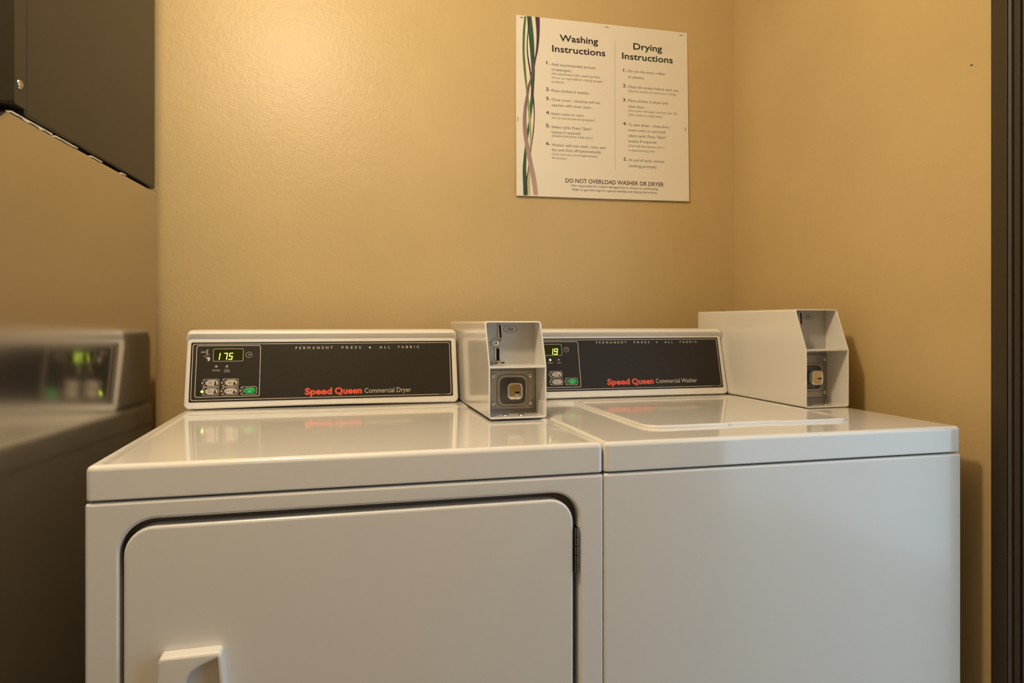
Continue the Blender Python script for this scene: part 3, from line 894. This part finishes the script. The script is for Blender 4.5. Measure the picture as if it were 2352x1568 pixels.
# ------------------------------------------------------------------ poster
POSTER_TEXT = [
    ('Washing', 0.117, -0.0567, 0.1053, 0.0165, 'T'),
    ('Instructions', 0.0959, -0.086, 0.1464, 0.0165, 'T'),
    ('Drying', 0.3237, -0.0601, 0.083, 0.0165, 'U'),
    ('Instructions', 0.291, -0.0882, 0.1469, 0.0165, 'U'),
    ('1.', 0.0796, -0.1202, 0.009, 0.0082, 'B'),
    ('Add recommended amount', 0.0931, -0.1225, 0.1222, 0.0069, 'N'),
    ('of detergent.', 0.0929, -0.136, 0.0553, 0.0069, 'N'),
    ('(Add diluted bleach after washer has filled.', 0.0928, -0.146, 0.1341, 0.0058, 'I'),
    ('We are not responsible for clothing damaged', 0.0927, -0.1565, 0.1395, 0.0058, 'I'),
    ('by bleach.)', 0.0926, -0.1669, 0.0342, 0.0058, 'I'),
    ('2.', 0.0775, -0.1888, 0.0104, 0.0082, 'B'),
    ('Place clothes in washer.', 0.0924, -0.1905, 0.1043, 0.0069, 'N'),
    ('3.', 0.0773, -0.213, 0.0104, 0.0082, 'B'),
    ('Close cover – machine will not', 0.0922, -0.2141, 0.1341, 0.0069, 'N'),
    ('operate with cover open.', 0.0921, -0.228, 0.1096, 0.0069, 'N'),
    ('4.', 0.077, -0.2495, 0.0104, 0.0082, 'B'),
    ('Insert coins or card.', 0.0918, -0.2505, 0.0882, 0.0069, 'N'),
    ('(Do not remove card until prompted.)', 0.0917, -0.2608, 0.119, 0.0058, 'I'),
    ('5.', 0.0766, -0.2833, 0.0104, 0.0082, 'B'),
    ('Select cycle. Press "Start"', 0.0915, -0.2851, 0.1118, 0.0069, 'N'),
    ('button if required.', 0.0914, -0.2985, 0.0797, 0.0069, 'N'),
    ('(Detailed information inside cover.)', 0.0913, -0.3074, 0.1125, 0.0058, 'I'),
    ('6.', 0.0762, -0.3297, 0.0104, 0.0082, 'B'),
    ('Washer will now wash, rinse, spin', 0.0911, -0.3317, 0.1496, 0.0069, 'N'),
    ('dry and shut off automatically.', 0.0909, -0.3444, 0.1377, 0.0069, 'N'),
    ('(Cycle times vary, but are approximately', 0.0908, -0.3551, 0.1265, 0.0058, 'I'),
    ('30 minutes.)', 0.0907, -0.3651, 0.0412, 0.0058, 'I'),
    ('1.', 0.2936, -0.1225, 0.0092, 0.0082, 'B'),
    ('Do not dry wool, rubber', 0.3072, -0.1226, 0.1102, 0.0069, 'N'),
    ('or plastics.', 0.3071, -0.1382, 0.0478, 0.0069, 'N'),
    ('2.', 0.2918, -0.1638, 0.0106, 0.0082, 'B'),
    ('Clean lint screen before each use.', 0.3068, -0.1647, 0.1483, 0.0069, 'N'),
    ('(Dirty lint screens can result in poor drying.)', 0.3067, -0.1754, 0.1406, 0.0058, 'I'),
    ('3.', 0.2914, -0.2014, 0.0106, 0.0082, 'B'),
    ('Place clothes in dryer and', 0.3065, -0.2017, 0.1148, 0.0069, 'N'),
    ('close door.', 0.3063, -0.2172, 0.0482, 0.0069, 'N'),
    ('(One washer load equals one dryer load. This', 0.3062, -0.2277, 0.1437, 0.0058, 'I'),
    ('allows clothes to tumble freely.)', 0.3061, -0.2389, 0.0996, 0.0058, 'I'),
    ('4.', 0.2908, -0.2652, 0.0106, 0.0082, 'B'),
    ('To start dryer – close door,', 0.3058, -0.2661, 0.1204, 0.0069, 'N'),
    ('insert coins or card and', 0.3057, -0.2805, 0.1064, 0.0069, 'N'),
    ('select cycle. Press "Start"', 0.3056, -0.2953, 0.111, 0.0069, 'N'),
    ('button if required.', 0.3054, -0.3098, 0.0826, 0.0069, 'N'),
    ('(Dryer will stop whenever door is', 0.3053, -0.3218, 0.1045, 0.0058, 'I'),
    ('re-opened during cycle.)', 0.3052, -0.3337, 0.0762, 0.0058, 'I'),
    ('5.', 0.2914, -0.3598, 0.0092, 0.0082, 'B'),
    ('At end of cycle, remove', 0.3057, -0.3604, 0.1045, 0.0069, 'N'),
    ('clothing promptly.', 0.3055, -0.3762, 0.083, 0.0069, 'N'),
    ('DO NOT OVERLOAD WASHER OR DRYER', 0.1275, -0.4245, 0.279, 0.0106, 'F'),
    ('Not responsible for clothes damaged due to misuse or overloading.', 0.144, -0.4347, 0.2459, 0.0058, 'G'),
    ('Refer to garment tags for special washing and drying instructions.', 0.146, -0.4448, 0.2419, 0.0058, 'G'),
]
RIBBONS = {
    'g1': [(-0.0014, 0.0222, 0.0267), (-0.0395, 0.0174, 0.0234), (-0.0868, 0.0156, 0.0213), (-0.1227, 0.0166, 0.0231), (-0.1493, 0.0188, 0.025), (-0.1804, 0.0225, 0.0274), (-0.2038, 0.0248, 0.03), (-0.2268, 0.0265, 0.0324), (-0.2502, 0.0289, 0.0349), (-0.2706, 0.0298, 0.0359), (-0.2973, 0.0312, 0.0369), (-0.3209, 0.0326, 0.0367), (-0.3445, 0.0316, 0.0362), (-0.3682, 0.0289, 0.0346), (-0.3998, 0.027, 0.0324), (-0.4313, 0.025, 0.0316), (-0.4616, 0.0259, 0.0324)],
    'g2': [(-0.0004, 0.0283, 0.0406), (-0.0456, 0.032, 0.0456), (-0.0848, 0.0354, 0.0472), (-0.1224, 0.0383, 0.0481), (-0.1476, 0.0387, 0.0479), (-0.1792, 0.0381, 0.0459), (-0.2108, 0.0358, 0.0435), (-0.2262, 0.0335, 0.0417), (-0.2579, 0.0316, 0.0373), (-0.2738, 0.0293, 0.0342), (-0.2945, 0.0252, 0.0312), (-0.3151, 0.0221, 0.0278), (-0.342, 0.0182, 0.0234), (-0.3688, 0.0147, 0.0227), (-0.4003, 0.0123, 0.0217), (-0.4317, 0.0128, 0.0242), (-0.462, 0.0133, 0.0252)],
    'm1': [(0.0002, 0.0504, 0.0628), (-0.036, 0.0534, 0.0624), (-0.0677, 0.0531, 0.0597), (-0.0916, 0.0507, 0.0561), (-0.1077, 0.0473, 0.0522), (-0.1237, 0.0427, 0.0493), (-0.1478, 0.0376, 0.0433), (-0.1638, 0.0341, 0.039), (-0.1799, 0.0283, 0.0351), (-0.2038, 0.024, 0.0305), (-0.2272, 0.0188, 0.027), (-0.2589, 0.0148, 0.0242), (-0.2903, 0.0142, 0.0251), (-0.3153, 0.0164, 0.027), (-0.3371, 0.0199, 0.0313), (-0.3605, 0.0233, 0.036), (-0.3838, 0.0288, 0.0407), (-0.415, 0.0342, 0.0473), (-0.4464, 0.0388, 0.0516), (-0.461, 0.0406, 0.0521)],
    'm2': [(-0.0019, 0.0332, 0.0368), (-0.0385, 0.0299, 0.0321), (-0.0544, 0.0282, 0.0308), (-0.078, 0.0268, 0.0296), (-0.1015, 0.0277, 0.031), (-0.1248, 0.0307, 0.0347), (-0.1481, 0.0343, 0.0384), (-0.1716, 0.0365, 0.0398), (-0.195, 0.0387, 0.042), (-0.2106, 0.0414, 0.0447), (-0.2258, 0.0422, 0.0458), (-0.2494, 0.0436, 0.0464), (-0.2731, 0.0429, 0.0454), (-0.2968, 0.0402, 0.0432), (-0.3206, 0.0375, 0.0397), (-0.3365, 0.0353, 0.0369), (-0.3603, 0.0314, 0.0331), (-0.3904, 0.0271, 0.0289), (-0.4158, 0.0224, 0.0252), (-0.4315, 0.021, 0.0239), (-0.462, 0.0177, 0.0207)],
}
TH = math.radians(0.55)
PS = YB / 1.70
poster = empty('instruction_poster', (0.4405 * PS, YB - 0.0006, EYE + 0.786 * PS), 'white printed poster of washing and drying instructions stapled to the back wall', 'poster')
PM = Matrix.Rotation(math.radians(-0.55), 4, 'X') @ Matrix.Rotation(-TH, 4, 'Y') @ FRONT @ Matrix.Scale(PS, 4)
def pput(name, me, m, lift):
    me.transform(Matrix.Translation((0, 0, lift)))
    return link(name, placed(me, PM), m, poster)
pput('sheet', solid([[(0.0, 0.0), (0.0, -0.46), (-0.0045, -0.4634), (0.4825, -0.4622), (0.4826, -0.0012)][0:1] + [(-0.0030, -0.23), (-0.0050, -0.4634), (0.24, -0.4634), (0.4823, -0.4618), (0.4826, -0.23), (0.4826, -0.0012), (0.24, -0.0006)]], 0.0022), 'paper', 0.0)
PL = 0.00225
R_ = {k: smooth_rows(v) for k, v in RIBBONS.items()}
clip = lambda rows: [(max(min(y, -0.0003), -0.4622), a, b) for y, a, b in rows]
pput('ribbon', strip(clip(R_['g2']), 0), 'rib_g2', PL)
pput('ribbon', strip(clip(R_['g1']), 0), 'rib_g1', PL + 0.00005)
pput('ribbon', strip(clip(R_['m2']), 0), 'rib_m2', PL + 0.0001)
pput('ribbon', strip(clip(R_['m1']), 0), 'rib_m1', PL + 0.00015)
pput('divider_line', flat([(0.2698, -0.0405), (0.2665, -0.3855), (0.2671, -0.3855), (0.2704, -0.0405)]), 'ink_grey', PL)
STY = {'T': ('ink_purple', 0.026, 0), 'U': ('ink_green', 0.026, 0), 'B': ('ink_purple', 0.022, 0), 'N': ('ink_grey', 0.004, 0), 'I': ('ink_grey', 0.0, 0.2), 'F': ('ink_purple', 0.014, 0), 'G': ('ink_purple', 0.004, 0)}
for s, a, b, w_, cap, st in POSTER_TEXT:
    m_, wt, shr = STY[st]
    s = s.replace(' "Start"', ' \u201cStart\u201d')
    pput('lettering', text(s, a, b, w_, cap, wt, shear=shr), m_, PL)
for a, b, v in ((0.0150, -0.0053, 0), (0.2482, -0.0075, 0), (0.4642, -0.0094, 0), (0.0010, -0.2679, 1), (0.4735, -0.2655, 1)):
    h = (0.0055, 0.0006) if not v else (0.0006, 0.0055)
    pput('staple', solid([rrect(a - h[0], a + h[0], b - h[1], b + h[1], 0.0005, 2)], 0.0010), 'hinge', PL - 0.0004)
